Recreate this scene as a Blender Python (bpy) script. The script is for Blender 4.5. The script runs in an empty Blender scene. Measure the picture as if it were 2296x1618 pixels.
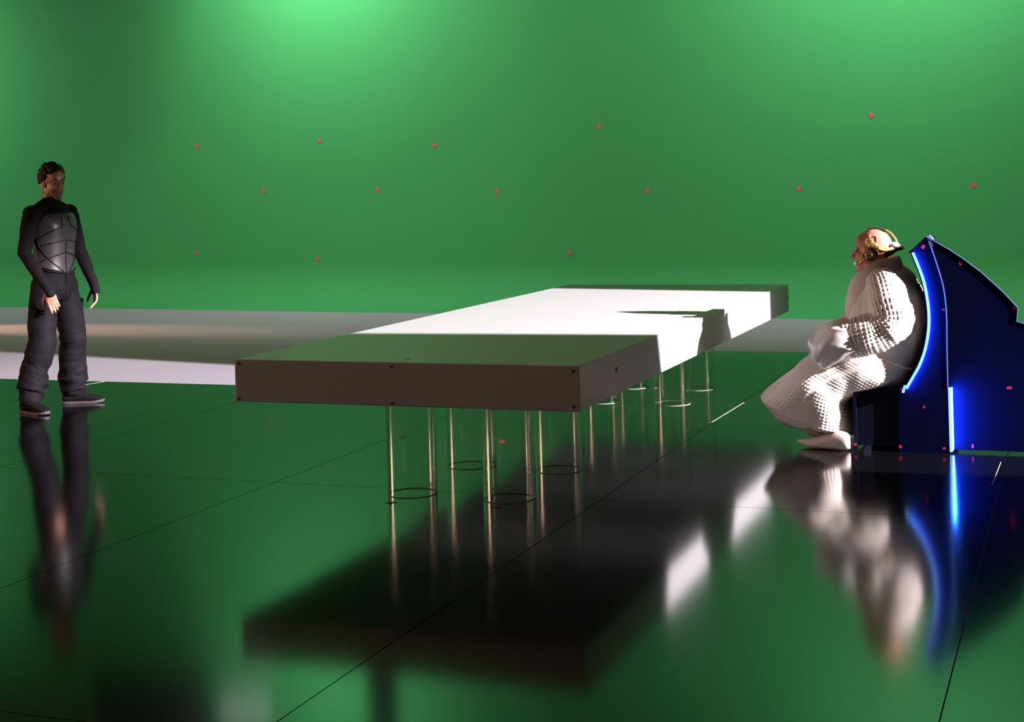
import bpy, bmesh, math, random
from mathutils import Vector, Matrix, noise, Euler
random.seed(7)
PI = math.pi
S = bpy.context.scene
COL = S.collection

# ------------------------------------------------------------------ camera
cam_d = bpy.data.cameras.new('camera'); cam = bpy.data.objects.new('camera', cam_d); COL.objects.link(cam)
YAW, ROLL, FPX = 0.367, -0.0271, 3318.5
R0 = Vector((math.cos(YAW), math.sin(YAW), 0)); FW = Vector((-math.sin(YAW), math.cos(YAW), 0)); UPZ = Vector((0, 0, 1))
CR = math.cos(ROLL) * R0 + math.sin(ROLL) * UPZ
CU = -math.sin(ROLL) * R0 + math.cos(ROLL) * UPZ
m = Matrix((CR, CU, -FW)).transposed().to_4x4(); m.translation = Vector((0, 0, 1.5))
cam.matrix_world = m
cam_d.sensor_width = 36; cam_d.lens = 36 * FPX / 2296; cam_d.shift_y = -393.1 / 2296
cam_d.clip_start = 0.05; cam_d.clip_end = 200
S.camera = cam

# ------------------------------------------------------------------ view, world, studio lights
S.view_settings.view_transform = 'Standard'; S.view_settings.look = 'None'
S.view_settings.gamma = 1; S.view_settings.use_curve_mapping = False; S.view_settings.exposure = 0.0
S.cycles.use_denoising = True; S.cycles.blur_glossy = 0.4; S.cycles.sample_clamp_indirect = 8
S.cycles.max_bounces = 14; S.cycles.transmission_bounces = 14; S.cycles.glossy_bounces = 8
W = bpy.data.worlds.new('studio_ambient'); S.world = W; W.use_nodes = True
bg = W.node_tree.nodes['Background']; bg.inputs[0].default_value = (1.0, 0.66, 0.50, 1); bg.inputs[1].default_value = 0.062

def aim(o, target):
    o.rotation_euler = (Vector(target) - o.location).to_track_quat('-Z', 'Y').to_euler()
def area(name, loc, target, sx, sy, power, color=(1, 1, 1), spread=PI):
    d = bpy.data.lights.new(name, 'AREA'); d.shape = 'RECTANGLE'; d.size = sx; d.size_y = sy
    d.energy = power; d.color = color; d.spread = spread
    o = bpy.data.objects.new(name, d); o.location = loc; COL.objects.link(o); aim(o, target); return o
def spot(name, loc, target, power, color, ang, blend, rad):
    d = bpy.data.lights.new(name, 'SPOT'); d.energy = power; d.color = color; d.spot_size = ang
    d.spot_blend = blend; d.shadow_soft_size = rad
    o = bpy.data.objects.new(name, d); o.location = loc; COL.objects.link(o); aim(o, target); return o

# lamps above the frame washing the green wall
area('wall_wash_lamp', (-9.1, 15.0, 5.7), (-9.3, 17.1, 4.1), 1.2, 0.6, 105, (1.0, 1.0, 0.95), 2.7)
area('wall_wash_lamp', (-1.6, 14.4, 5.4), (-1.9, 16.5, 3.7), 2.4, 0.6, 92, (1.0, 1.0, 0.95), 2.7)
area('wall_wash_lamp', (-16.8, 15.4, 3.9), (-15.6, 17.5, 2.2), 0.8, 0.5, 60, (1.0, 1.0, 0.95))
area('added_wall_fill', (-5.5, 13.6, 6.5), (-5.5, 16.8, 1.5), 11.0, 0.5, 34, (1.0, 1.0, 0.97), 1.9)  # broad fill added to brighten the middle of the wall
spot('warm_floor_lamp', (-18.0, 14.1, 1.7), (-11.2, 14.0, 0.0), 4800, (1.0, 0.54, 0.33), 0.22, 1.0, 0.05)
area('warm_side_lamp', (-13.2, 4.9, 2.1), (-1.5, 8.5, 0.6), 1.6, 1.2, 240, (1.0, 0.60, 0.40))
area('hanging_panel_light', (-9.6, 15.5, 4.78), (-6.0, 8.0, 0.0), 0.6, 0.22, 0.7, (0.95, 1.0, 1.0))
# the hard beam from behind the chair
KEY = Vector((14.0, 6.9, 6.0)); KEY_AIM = Vector((-3.2, 8.85, 0.55))
key = spot('key_beam', KEY, KEY_AIM, 82000, (1.0, 0.90, 0.955), 0.42, 0.05, 0.003)

# ------------------------------------------------------------------ helpers
def mat(name, color, rough=0.5, spec=0.5, metal=0.0, var=0.06, nscale=9.0, bump=0.0, bscale=60.0, ior=1.5, emit=None, estr=0.0, coat=0.0, sheen=0.0):
    M = bpy.data.materials.new(name); M.use_nodes = True
    nt = M.node_tree; P = nt.nodes['Principled BSDF']
    P.inputs['Roughness'].default_value = rough; P.inputs['Metallic'].default_value = metal
    P.inputs['Specular IOR Level'].default_value = spec; P.inputs['IOR'].default_value = ior
    P.inputs['Coat Weight'].default_value = coat; P.inputs['Sheen Weight'].default_value = sheen
    tc = nt.nodes.new('ShaderNodeTexCoord')
    if var > 0:
        n = nt.nodes.new('ShaderNodeTexNoise'); n.inputs['Scale'].default_value = nscale; n.inputs['Detail'].default_value = 4
        nt.links.new(tc.outputs['Object'], n.inputs['Vector'])
        r = nt.nodes.new('ShaderNodeMix'); r.data_type = 'RGBA'
        r.inputs['A'].default_value = tuple(max(0, c * (1 - var)) for c in color) + (1,)
        r.inputs['B'].default_value = tuple(min(1, c * (1 + var)) for c in color) + (1,)
        nt.links.new(n.outputs['Fac'], r.inputs['Factor']); nt.links.new(r.outputs['Result'], P.inputs['Base Color'])
    else:
        P.inputs['Base Color'].default_value = tuple(color) + (1,)
    if bump > 0:
        b = nt.nodes.new('ShaderNodeTexNoise'); b.inputs['Scale'].default_value = bscale; b.inputs['Detail'].default_value = 3
        nt.links.new(tc.outputs['Object'], b.inputs['Vector'])
        bn = nt.nodes.new('ShaderNodeBump'); bn.inputs['Strength'].default_value = bump; bn.inputs['Distance'].default_value = 0.01
        nt.links.new(b.outputs['Fac'], bn.inputs['Height']); nt.links.new(bn.outputs['Normal'], P.inputs['Normal'])
    if emit:
        P.inputs['Emission Color'].default_value = tuple(emit) + (1,); P.inputs['Emission Strength'].default_value = estr
    return M

M_WALL = mat('chroma_green_paint', (0.080, 0.50, 0.160), 0.75, 0.2, var=0.03, nscale=1.2)
M_GREY = mat('grey_studio_floor_paint', (0.49, 0.45, 0.525), 0.65, 0.12, var=0.05, nscale=0.8)
M_GLOSS = mat('black_gloss_floor', (0.003, 0.003, 0.0035), 0.11, 0.5, var=0.1, nscale=3)
M_GAP = mat('panel_joint_dark', (0.002, 0.002, 0.002), 0.8, 0.1)
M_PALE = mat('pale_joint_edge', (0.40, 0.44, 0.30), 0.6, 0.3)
M_TABLE = mat('matte_white_table_paint', (0.66, 0.645, 0.655), 0.38, 0.5, var=0.015, nscale=5)
M_PINK = mat('pink_tape', (0.92, 0.17, 0.27), 0.6, 0.3, var=0.08, nscale=40)
M_RED = mat('red_tape', (0.30, 0.008, 0.030), 0.6, 0.3, var=0.08, nscale=40)
M_CTAPE = mat('magenta_tape', (0.55, 0.03, 0.10), 0.6, 0.2, var=0.08, nscale=40)
M_NAVY = mat('blue_chair_panel', (0.0009, 0.0019, 0.023), 0.55, 0.05, var=0.05, nscale=12)
M_NAVYD = mat('dark_navy_panel', (0.004, 0.0045, 0.016), 0.55, 0.12, var=0.05, nscale=12)
M_RIM = mat('panel_edge_rim_light', (0.22, 0.30, 0.70), 0.45, 0.4, var=0.04)  # key lamp's rim light on the panel edges, put into a pale blue
M_LED = mat('blue_led_strip', (0.2, 0.4, 0.8), 0.4, 0.3, var=0, emit=(0.012, 0.13, 1.0), estr=170.0)
M_LEDC = mat('white_blue_led_core', (0.2, 0.4, 0.8), 0.4, 0.3, var=0, emit=(0.22, 0.50, 1.0), estr=1.2)
M_SKIN = mat('fair_skin', (0.52, 0.27, 0.19), 0.5, 0.4, var=0.12, nscale=25, bump=0.1, bscale=120)
_nt = M_SKIN.node_tree; _P2 = _nt.nodes['Principled BSDF']; _src = _P2.inputs['Base Color'].links[0].from_socket
_tc = _nt.nodes.new('ShaderNodeTexCoord'); _sx = _nt.nodes.new('ShaderNodeSeparateXYZ'); _nt.links.new(_tc.outputs['Object'], _sx.inputs[0])
def _rng(a, b, sock):
    n = _nt.nodes.new('ShaderNodeMapRange'); n.interpolation_type = 'SMOOTHSTEP'; n.inputs['From Min'].default_value = a; n.inputs['From Max'].default_value = b
    _nt.links.new(sock, n.inputs['Value']); return n.outputs[0]
_m = _nt.nodes.new('ShaderNodeMath'); _m.operation = 'MULTIPLY'; _nt.links.new(_rng(1.572, 1.545, _sx.outputs[2]), _m.inputs[0]); _nt.links.new(_rng(1.475, 1.495, _sx.outputs[2]), _m.inputs[1])
_mx = _nt.nodes.new('ShaderNodeMix'); _mx.data_type = 'RGBA'; _mx.inputs['B'].default_value = (0.29, 0.14, 0.095, 1)
_nt.links.new(_m.outputs[0], _mx.inputs['Factor']); _nt.links.new(_src, _mx.inputs['A']); _nt.links.new(_mx.outputs['Result'], _P2.inputs['Base Color'])
M_SKIN2 = mat('ruddy_skin', (0.50, 0.20, 0.145), 0.5, 0.4, var=0.15, nscale=22, bump=0.08, bscale=90)
M_HAIR = mat('dark_brown_hair', (0.022, 0.012, 0.006), 0.55, 0.3, var=0.4, nscale=60, bump=0.6, bscale=90)
M_BLACKK = mat('black_knit', (0.012, 0.0095, 0.013), 0.85, 0.15, var=0.15, nscale=40, bump=0.15, bscale=200)
M_ARMOR = mat('charcoal_leather_plate', (0.050, 0.044, 0.050), 0.38, 0.5, var=0.12, nscale=14, bump=0.05, bscale=80)
M_STRAP = mat('black_strap', (0.008, 0.007, 0.008), 0.6, 0.3, var=0.1)
M_PANTS = mat('dark_grey_cargo_cloth', (0.0090, 0.0072, 0.0100), 0.72, 0.10, var=0.15, nscale=16, bump=0.1, bscale=150)
M_SHOE = mat('black_shoe_mesh', (0.008, 0.007, 0.008), 0.8, 0.12, var=0.2, nscale=60, bump=0.3, bscale=250)
M_SOLE = mat('grey_rubber_sole', (0.075, 0.066, 0.072), 0.5, 0.4, var=0.1)
M_EYE = mat('eye_white', (0.26, 0.22, 0.20), 0.2, 0.5, var=0.05)
M_IRIS = mat('dark_iris', (0.02, 0.012, 0.008), 0.15, 0.5, var=0.05)
M_ROBE = mat('cream_waffle_cloth', (0.74, 0.665, 0.60), 0.85, 0.15, var=0.04, nscale=30)
M_BAND = mat('cream_plain_cloth', (0.66, 0.565, 0.49), 0.8, 0.2, var=0.05, nscale=18, bump=0.12, bscale=70)
M_SATIN = mat('pale_satin_lining', (0.78, 0.74, 0.72), 0.34, 0.5, var=0.03, nscale=10)
M_SLIP = mat('cream_slipper_leather', (0.62, 0.54, 0.48), 0.5, 0.4, var=0.05)
M_GOLD = mat('brushed_gold', (0.58, 0.33, 0.10), 0.45, 0.5, metal=0.55, var=0.1, nscale=40)
M_CUP = mat('brown_ear_cup', (0.10, 0.05, 0.022), 0.4, 0.5, metal=0.3, var=0.1)
M_DKB = mat('dark_brown_leather', (0.05, 0.02, 0.012), 0.5, 0.4, var=0.2, nscale=40, bump=0.3)
M_WHITEP = mat('white_guard_and_lit_plate', (0.85, 0.83, 0.82), 0.35, 0.5, var=0.02)
M_BLACKM = mat('black_fixture_metal', (0.012, 0.012, 0.012), 0.7, 0.2, var=0.1)
# clear acrylic
M_CUT = mat('frosted_acrylic_cut_edge', (0.62, 0.60, 0.55), 0.6, 0.4, var=0.1)
M_ACR = bpy.data.materials.new('clear_acrylic'); M_ACR.use_nodes = True
_P = M_ACR.node_tree.nodes['Principled BSDF']
_P.inputs['Base Color'].default_value = (0.97, 0.985, 0.965, 1); _P.inputs['Transmission Weight'].default_value = 1
_P.inputs['Roughness'].default_value = 0.04; _P.inputs['IOR'].default_value = 1.49

def link(name, me, material=None, parent=None, smooth=True):
    o = bpy.data.objects.new(name, me)
    if material:
        for x in (material if isinstance(material, (list, tuple)) else [material]): me.materials.append(x)
    COL.objects.link(o)
    if smooth is not None:
        me.polygons.foreach_set('use_smooth', [bool(smooth)] * len(me.polygons))
    if parent:
        o.parent = parent
        o.matrix_parent_inverse = Matrix.Translation(-parent.location) if parent.parent is None else parent_inv(parent)
    return o
def parent_inv(p):
    t = Vector()
    while p:
        t += p.location; p = p.parent
    return Matrix.Translation(Vector())      # sub-parts: parents carry no transform of their own
def from_bm(name, bm, material=None, parent=None, smooth=False, recalc=True):
    if recalc: bmesh.ops.recalc_face_normals(bm, faces=bm.faces)
    me = bpy.data.meshes.new(name); bm.to_mesh(me); bm.free()
    return link(name, me, material, parent, smooth)
def tag(o, label=None, cat=None, group=None, kind=None):
    if label: o['label'] = label
    if cat: o['category'] = cat
    if group: o['group'] = group
    if kind: o['kind'] = kind
    return o
def empty(name, loc, label, cat, group=None):
    o = bpy.data.objects.new(name, None); o.location = loc; o.empty_display_size = 0.1
    COL.objects.link(o); return tag(o, label, cat, group)
def box(bm, x0, x1, y0, y1, z0, z1):
    v = [bm.verts.new((x, y, z)) for x in (x0, x1) for y in (y0, y1) for z in (z0, z1)]
    for f in ((0, 1, 3, 2), (4, 6, 7, 5), (0, 4, 5, 1), (2, 3, 7, 6), (0, 2, 6, 4), (1, 5, 7, 3)):
        bm.faces.new([v[i] for i in f])
    return v
def bevel(bm, w, seg=2):
    bmesh.ops.bevel(bm, geom=list(bm.edges), offset=w, segments=seg, affect='EDGES', profile=0.5)
def prism_y(bm, poly, y0, y1):
    """closed polygon in (x,z) extruded from y0 to y1"""
    a = [bm.verts.new((x, y0, z)) for x, z in poly]; b = [bm.verts.new((x, y1, z)) for x, z in poly]
    n = len(poly); bm.faces.new(a); bm.faces.new(b[::-1])
    for i in range(n): bm.faces.new((a[i], b[i], b[(i + 1) % n], a[(i + 1) % n]))
def crom(P, t):
    """Catmull-Rom through list of Vectors / tuples, t in [0, n-1]"""
    n = len(P); i = min(int(t), n - 2); f = t - i
    p0, p1, p2, p3 = P[max(i - 1, 0)], P[i], P[i + 1], P[min(i + 2, n - 1)]
    return [0.5 * (2 * b + (c - a) * f + (2 * a - 5 * b + 4 * c - d) * f * f + (3 * b - a - 3 * c + d) * f ** 3) for a, b, c, d in zip(p0, p1, p2, p3)]
def tube(bm, pts, rads, n=12, flat=None, side=None):
    """round (or flattened) tube along pts; caps closed with domes"""
    pts = [Vector(p) for p in pts]
    if not isinstance(rads, (list, tuple)): rads = [rads] * len(pts)
    rings = []; ref = Vector(side) if side else None; k = len(pts)
    for i, p in enumerate(pts):
        d = (pts[min(i + 1, k - 1)] - pts[max(i - 1, 0)]).normalized()
        a = ref if ref else (Vector((0, 0, 1)) if abs(d.z) < 0.9 else Vector((0, 1, 0)))
        s = d.cross(a).normalized()
        if not ref and rings: 
            s = (prev - d * prev.dot(d)).normalized()
        prev = s; t = d.cross(s).normalized()
        r = rads[i]; fl = flat if flat else 1.0
        rings.append((p, d, s, t, r, fl))
    def ring(p, s, t, r, fl): return [bm.verts.new(p + s * (r * math.cos(2 * PI * j / n)) + t * (r * fl * math.sin(2 * PI * j / n))) for j in range(n)]
    seq = []
    p, d, s, t, r, fl = rings[0]
    for a in (0.95, 0.6, 0.25): seq.append(ring(p - d * (r * a), s, t, r * math.sqrt(1 - a * a), fl))
    for p, d, s, t, r, fl in rings: seq.append(ring(p, s, t, r, fl))
    for a in (0.25, 0.6, 0.95): seq.append(ring(p + d * (r * a), s, t, r * math.sqrt(1 - a * a), fl))
    for A, B in zip(seq, seq[1:]):
        for j in range(n): bm.faces.new((A[j], A[(j + 1) % n], B[(j + 1) % n], B[j]))
    bm.faces.new(seq[0][::-1]); bm.faces.new(seq[-1])
def spline(P, n):
    P = [tuple(p) for p in P]
    return [Vector(crom(P, i * (len(P) - 1) / (n - 1))) for i in range(n)]
def ball(bm, c, r, rot=None, sub=3):
    if not isinstance(r, (tuple, list)): r = (r, r, r)
    M = Matrix.Translation(Vector(c)) @ (rot.to_4x4() if rot else Matrix()) @ Matrix.Diagonal((*r, 1))
    bmesh.ops.create_icosphere(bm, subdivisions=sub, radius=1, matrix=M)
def rings_to_mesh(bm, seq, cap=True):
    n = len(seq[0])
    for A, B in zip(seq, seq[1:]):
        for j in range(n): bm.faces.new((A[j], A[(j + 1) % n], B[(j + 1) % n], B[j]))
    if cap: bm.faces.new(seq[0][::-1]); bm.faces.new(seq[-1])
def ellipse_loft(bm, st, f, l, n=40, sub=4):
    """st: list of (cx,cy,z,af,al): horizontal elliptical rings"""
    N = (len(st) - 1) * sub + 1; seq = []
    for i in range(N):
        cx, cy, z, af, al = crom(st, i / sub)
        seq.append([bm.verts.new(Vector((cx, cy, z)) + f * (af * math.cos(2 * PI * j / n)) + l * (al * math.sin(2 * PI * j / n))) for j in range(n)])
    rings_to_mesh(bm, seq)
def fuse(bm, voxel, smooth_it=4, factor=0.5):
    """voxel-union of everything in bm into one continuous surface"""
    bmesh.ops.recalc_face_normals(bm, faces=bm.faces)
    me = bpy.data.meshes.new('tmp'); bm.to_mesh(me); bm.free()
    o = bpy.data.objects.new('tmp', me); COL.objects.link(o)
    r = o.modifiers.new('r', 'REMESH'); r.mode = 'VOXEL'; r.voxel_size = voxel
    if smooth_it:
        s = o.modifiers.new('s', 'SMOOTH'); s.factor = factor; s.iterations = smooth_it
    dg = bpy.context.evaluated_depsgraph_get()
    out = bpy.data.meshes.new_from_object(o.evaluated_get(dg))
    bpy.data.objects.remove(o); bpy.data.meshes.remove(me)
    return out
def wrinkle(me, fn):
    """move each vertex along its normal by fn(co)"""
    me.update(); ns = [v.normal.copy() for v in me.vertices]
    for v, nrm in zip(me.vertices, ns): v.co += nrm * fn(v.co)
    me.update()

# ------------------------------------------------------------------ structure: walls and floors
ZF = -0.012
def wall_line(u): return 15.88 - 0.083 * (u + 2.58)
N0 = Vector((0.083, 1, 0)).normalized()
bm = bmesh.new()
prof = [(0.6 * math.sin(a), 0.6 * (1 - math.cos(a))) for a in [i * PI / 2 / 14 for i in range(15)]]
prof += [(0.6, 0.6 + k * (6.2 - 0.6) / 6) for k in range(1, 7)]
plan = []
for i in range(36):
    u = 18.0 - i; plan.append((Vector((u, wall_line(u), 0)), N0))
c = Vector((-17, wall_line(-17), 0)) - N0 * 1.8
ang0 = math.atan2(N0.y, N0.x)
for i in range(1, 13):
    a = ang0 + i * PI / 2 / 12; nn = Vector((math.cos(a), math.sin(a), 0)); plan.append((c + nn * 1.8, nn))
for i in range(1, 8): plan.append((plan[47][0] + Vector((N0.y * 0, -1.2 * i, 0)), plan[47][1]))
grid = [[bm.verts.new((p.x + n.x * d, p.y + n.y * d, ZF + z)) for d, z in prof] for p, n in plan]
for A, B in zip(grid, grid[1:]):
    for j in range(len(prof) - 1): bm.faces.new((A[j], B[j], B[j + 1], A[j + 1]))
w = from_bm('wall_back', bm, M_WALL, smooth=True); tag(w, 'green screen studio wall curving into the floor', 'wall', kind='structure')
sol = w.modifiers.new('thick', 'SOLIDIFY'); sol.thickness = 0.05; sol.offset = 1

bm = bmesh.new(); box(bm, -22, 18.5, -4, 18.5, ZF - 0.1, ZF)
tag(from_bm('floor', bm, M_GREY), 'grey painted studio floor in front of the green wall', 'floor', kind='structure')

US = [-0.4 + 1.765 * k for k in range(-8, 5)]
VS = [-2.0, 0.3, 3.5, 6.69, 10.02, 12.78]
bm = bmesh.new(); g = 0.0022
for i in range(len(US) - 1):
    for j in range(len(VS) - 1):
        if j == 4 and US[i + 1] < -3.8: continue
        box(bm, US[i] + g, US[i + 1] - g, VS[j] + g, VS[j + 1] - g, ZF + 0.0005, 0.0)
fl = from_bm('floor', bm, M_GLOSS); tag(fl, 'black mirror gloss stage floor made of large panels', 'floor', kind='structure')
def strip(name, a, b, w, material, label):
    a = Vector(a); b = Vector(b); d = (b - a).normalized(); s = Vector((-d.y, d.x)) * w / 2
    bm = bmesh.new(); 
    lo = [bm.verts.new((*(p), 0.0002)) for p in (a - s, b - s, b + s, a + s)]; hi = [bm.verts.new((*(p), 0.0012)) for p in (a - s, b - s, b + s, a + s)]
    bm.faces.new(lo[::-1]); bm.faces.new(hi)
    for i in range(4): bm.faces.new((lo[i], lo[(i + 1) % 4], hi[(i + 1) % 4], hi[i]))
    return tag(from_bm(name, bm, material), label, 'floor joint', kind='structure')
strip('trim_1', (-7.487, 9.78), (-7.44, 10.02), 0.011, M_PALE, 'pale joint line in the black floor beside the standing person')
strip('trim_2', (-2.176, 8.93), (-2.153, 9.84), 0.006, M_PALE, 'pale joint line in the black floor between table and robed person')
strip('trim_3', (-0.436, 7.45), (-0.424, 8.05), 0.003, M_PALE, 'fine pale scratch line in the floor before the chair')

# ------------------------------------------------------------------ hard lamp with shutters (off to the right, out of frame)
lampE = empty('studio_spotlight', KEY, 'black shuttered studio spotlight shining from high behind the chair', 'lamp')
kd = (KEY_AIM - KEY).normalized(); ks = kd.cross(UPZ).normalized(); ku = ks.cross(kd).normalized()
def on_plate(P, dist):
    d = Vector(P) - KEY; d = d * (dist / d.dot(kd)); return d.dot(ks), d.dot(ku)
# opening corners from the two sides of the beam (vertical shutters) and the floor
def edge_line(p, q):
    (x0, y0), (x1, y1) = on_plate(p, 0.8), on_plate(q, 0.8); k = (x1 - x0) / (y1 - y0)
    return lambda y: x0 + k * (y - y0)
nearL = edge_line((-3.786, 7.272, 0.712), (-2.067, 7.38, 0.712)); farL = edge_line((-3.746, 10.602, 0.712), (-2.039, 10.259, 0.712))
bot = on_plate((1.2, 8.8, 0.0), 0.8)[1]; top = 0.10
def plate_poly(bm, pts, dist, th=0.004):
    a = [bm.verts.new(KEY + kd * dist + ks * x + ku * y) for x, y in pts]; b = [bm.verts.new(KEY + kd * (dist + th) + ks * x + ku * y) for x, y in pts]
    n = len(pts); bm.faces.new(a[::-1]); bm.faces.new(b)
    for i in range(n): bm.faces.new((a[i], a[(i + 1) % n], b[(i + 1) % n], b[i]))
LS_, RS_ = (nearL, farL) if nearL(0) < farL(0) else (farL, nearL)
for pts in ([(-0.4, -0.4), (LS_(-0.4), -0.4), (LS_(0.4), 0.4), (-0.4, 0.4)], [(RS_(-0.4), -0.4), (0.4, -0.4), (0.4, 0.4), (RS_(0.4), 0.4)]):
    bm = bmesh.new(); plate_poly(bm, pts, 0.8); from_bm('shutter', bm, M_BLACKM, lampE)
for pts in ([(-0.4, -0.4), (0.4, -0.4), (0.4, bot), (-0.4, bot)], [(-0.4, top), (0.4, top), (0.4, 0.4), (-0.4, 0.4)]):
    bm = bmesh.new(); plate_poly(bm, pts, 0.806); from_bm('shutter', bm, M_BLACKM, lampE)
ytop = on_plate((-6.8, 8.7, 1.0), 0.15)[1]
bm = bmesh.new(); plate_poly(bm, [(-0.1, ytop), (0.1, ytop), (0.1, ytop + 0.07), (-0.1, ytop + 0.07)], 0.15, 0.001); from_bm('barn_door', bm, M_BLACKM, lampE)
bm = bmesh.new()
for sx in (-1, 1):
    for sy in (-1, 1): tube(bm, [KEY - kd * 0.1 + ks * (0.1 * sx) + ku * (0.1 * sy), KEY + kd * 0.8 + ks * (0.38 * sx) + ku * (0.38 * sy)], 0.008, 8)
from_bm('rod', bm, M_BLACKM, lampE)
bm = bmesh.new(); tube(bm, [KEY - kd * 0.5, KEY - kd * 0.2], 0.13, 24); from_bm('housing', bm, M_BLACKM, lampE, smooth=True)
bm = bmesh.new(); tube(bm, [KEY - kd * 0.25 + Vector((0, 0, 0.1)), KEY - kd * 0.25 + Vector((0, 0, 1.2))], 0.025, 10); from_bm('hanger_pole', bm, M_BLACKM, lampE, smooth=True)
# black cloth drop hanging above the frame: it shows only as the dark bar in the floor's reflection
bm = bmesh.new(); box(bm, -7.92, -7.54, 15.45, 15.50, 3.86, 6.1); bevel(bm, 0.01)
tag(from_bm('hanging_drape', bm, M_BLACKM), 'narrow black cloth drop hanging before the green wall above the frame', 'drape')

L1 = Vector((-9.1, 15.0, 5.7)); fa = L1.lerp(Vector((-12.67, 17.32, 3.9)), 0.29); fb = L1.lerp(Vector((-13.47, 17.39, 1.2)), 0.29)
bm = bmesh.new(); fo = Vector((-1.3, -0.5, 0)); vs = [fa + (fa - fb) * 0.7, fb, fb + fo, fa + (fa - fb) * 0.7 + fo]
q = [bm.verts.new(p) for p in vs]; q2 = [bm.verts.new(p + Vector((0.01, -0.02, 0))) for p in vs]
bm.faces.new(q); bm.faces.new(q2[::-1])
for i in range(4): bm.faces.new((q[i], q2[i], q2[(i + 1) % 4], q[(i + 1) % 4]))
tag(from_bm('lighting_flag', bm, M_BLACKM), 'slanted black cloth flag shading the left part of the green wall, above the frame', 'flag')

# ------------------------------------------------------------------ table
T0, T1, V0, V1, ZT, ZB = -3.770, -2.048, 6.0745, 10.985, 0.712, 0.513
tb = empty('long_table', (-2.9, 8.5, 0), 'long thick white slab table standing on clear acrylic tube legs', 'table')
bm = bmesh.new(); box(bm, T0, T1, V0, V1, ZB, ZT); bevel(bm, 0.004, 2); from_bm('tabletop', bm, M_TABLE, tb)
for (u, v) in [(-3.111, 6.614), (-2.60, 6.614), (-3.111, 7.345), (-2.60, 7.34), (-2.615, 9.709), (-3.11, 9.709), (-2.615, 10.44), (-3.11, 10.44)]:
    bm = bmesh.new(); n = 72
    prof2 = [(0.1225, 0.0006), (0.1240, 0.0030), (0.1240, ZB - 0.0005), (0.1170, ZB - 0.0005), (0.1170, 0.0030), (0.1185, 0.0006)]
    rg = [[bm.verts.new((u + r * math.cos(2 * PI * j / n), v + r * math.sin(2 * PI * j / n), z)) for r, z in prof2] for j in range(n)]
    for j in range(n):
        for k in range(6): bm.faces.new((rg[j][k], rg[(j + 1) % n][k], rg[(j + 1) % n][(k + 1) % 6], rg[j][(k + 1) % 6]))
    bmesh.ops.recalc_face_normals(bm, faces=bm.faces)
    ow = max(bm.faces, key=lambda q: (q.calc_center_median() - Vector((u, v, q.calc_center_median().z))).length); ow.normal_update()
    if ow.normal.dot(ow.calc_center_median() - Vector((u, v, ow.calc_center_median().z))) < 0: bmesh.ops.reverse_faces(bm, faces=bm.faces)
    for fc in bm.faces:
        if fc.calc_center_median().z < 0.0019: fc.material_index = 1
    o = from_bm('leg', bm, [M_ACR, M_CUT], tb, smooth=True, recalc=False); o['label'] = 'clear acrylic tube leg'
    es = o.modifiers.new('es', 'EDGE_SPLIT'); es.split_angle = 0.3
def marker(name, c, ax, ay, w, h, material, parent=None, cross=False, rot=0.0, th=0.0008):
    """flat tape on a surface: c centre, ax / ay in-plane axes"""
    c = Vector(c); ax = Vector(ax).normalized(); ay = Vector(ay).normalized(); nrm = ax.cross(ay).normalized()
    if rot:
        ax, ay = ax * math.cos(rot) + ay * math.sin(rot), ay * math.cos(rot) - ax * math.sin(rot)
    bm = bmesh.new()
    for (a, b) in ([(w, h)] if not cross else [(w, h), (h, w)]):
        off = 0 if (a, b) == (w, h) else th * 0.5
        vs = [bm.verts.new(c + ax * (sx * a / 2) + ay * (sy * b / 2) + nrm * (k * th + off)) for k in (-1, 1) for sx, sy in ((-1, -1), (1, -1), (1, 1), (-1, 1))]
        for f in ((3, 2, 1, 0), (4, 5, 6, 7), (0, 1, 5, 4), (1, 2, 6, 5), (2, 3, 7, 6), (3, 0, 4, 7)): bm.faces.new([vs[i] for i in f])
    return from_bm(name, bm, material, parent)
X, Y, Z = (1, 0, 0), (0, 1, 0), (0, 0, 1)
for u, z in [(-3.747, 0.692), (-3.750, 0.527), (-2.947, 0.692), (-2.946, 0.526), (-2.075, 0.689), (-2.075, 0.534)]:
    marker('tape_marker', (u, V0 - 0.0004, z), X, Z, 0.012, 0.013, M_RED, tb, rot=random.uniform(-.3, .3))
for v, z in [(6.621, 0.628), (10.948, 0.613)]:
    marker('tape_marker', (T1 + 0.0004, v, z), Y, Z, 0.03, 0.02, M_RED, tb)
marker('tape_marker', (-2.926, 6.21, ZT + 0.0006), X, Y, 0.028, 0.006, M_DKB, tb, rot=-0.12)['label'] = 'thin brown mark on top'

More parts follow.
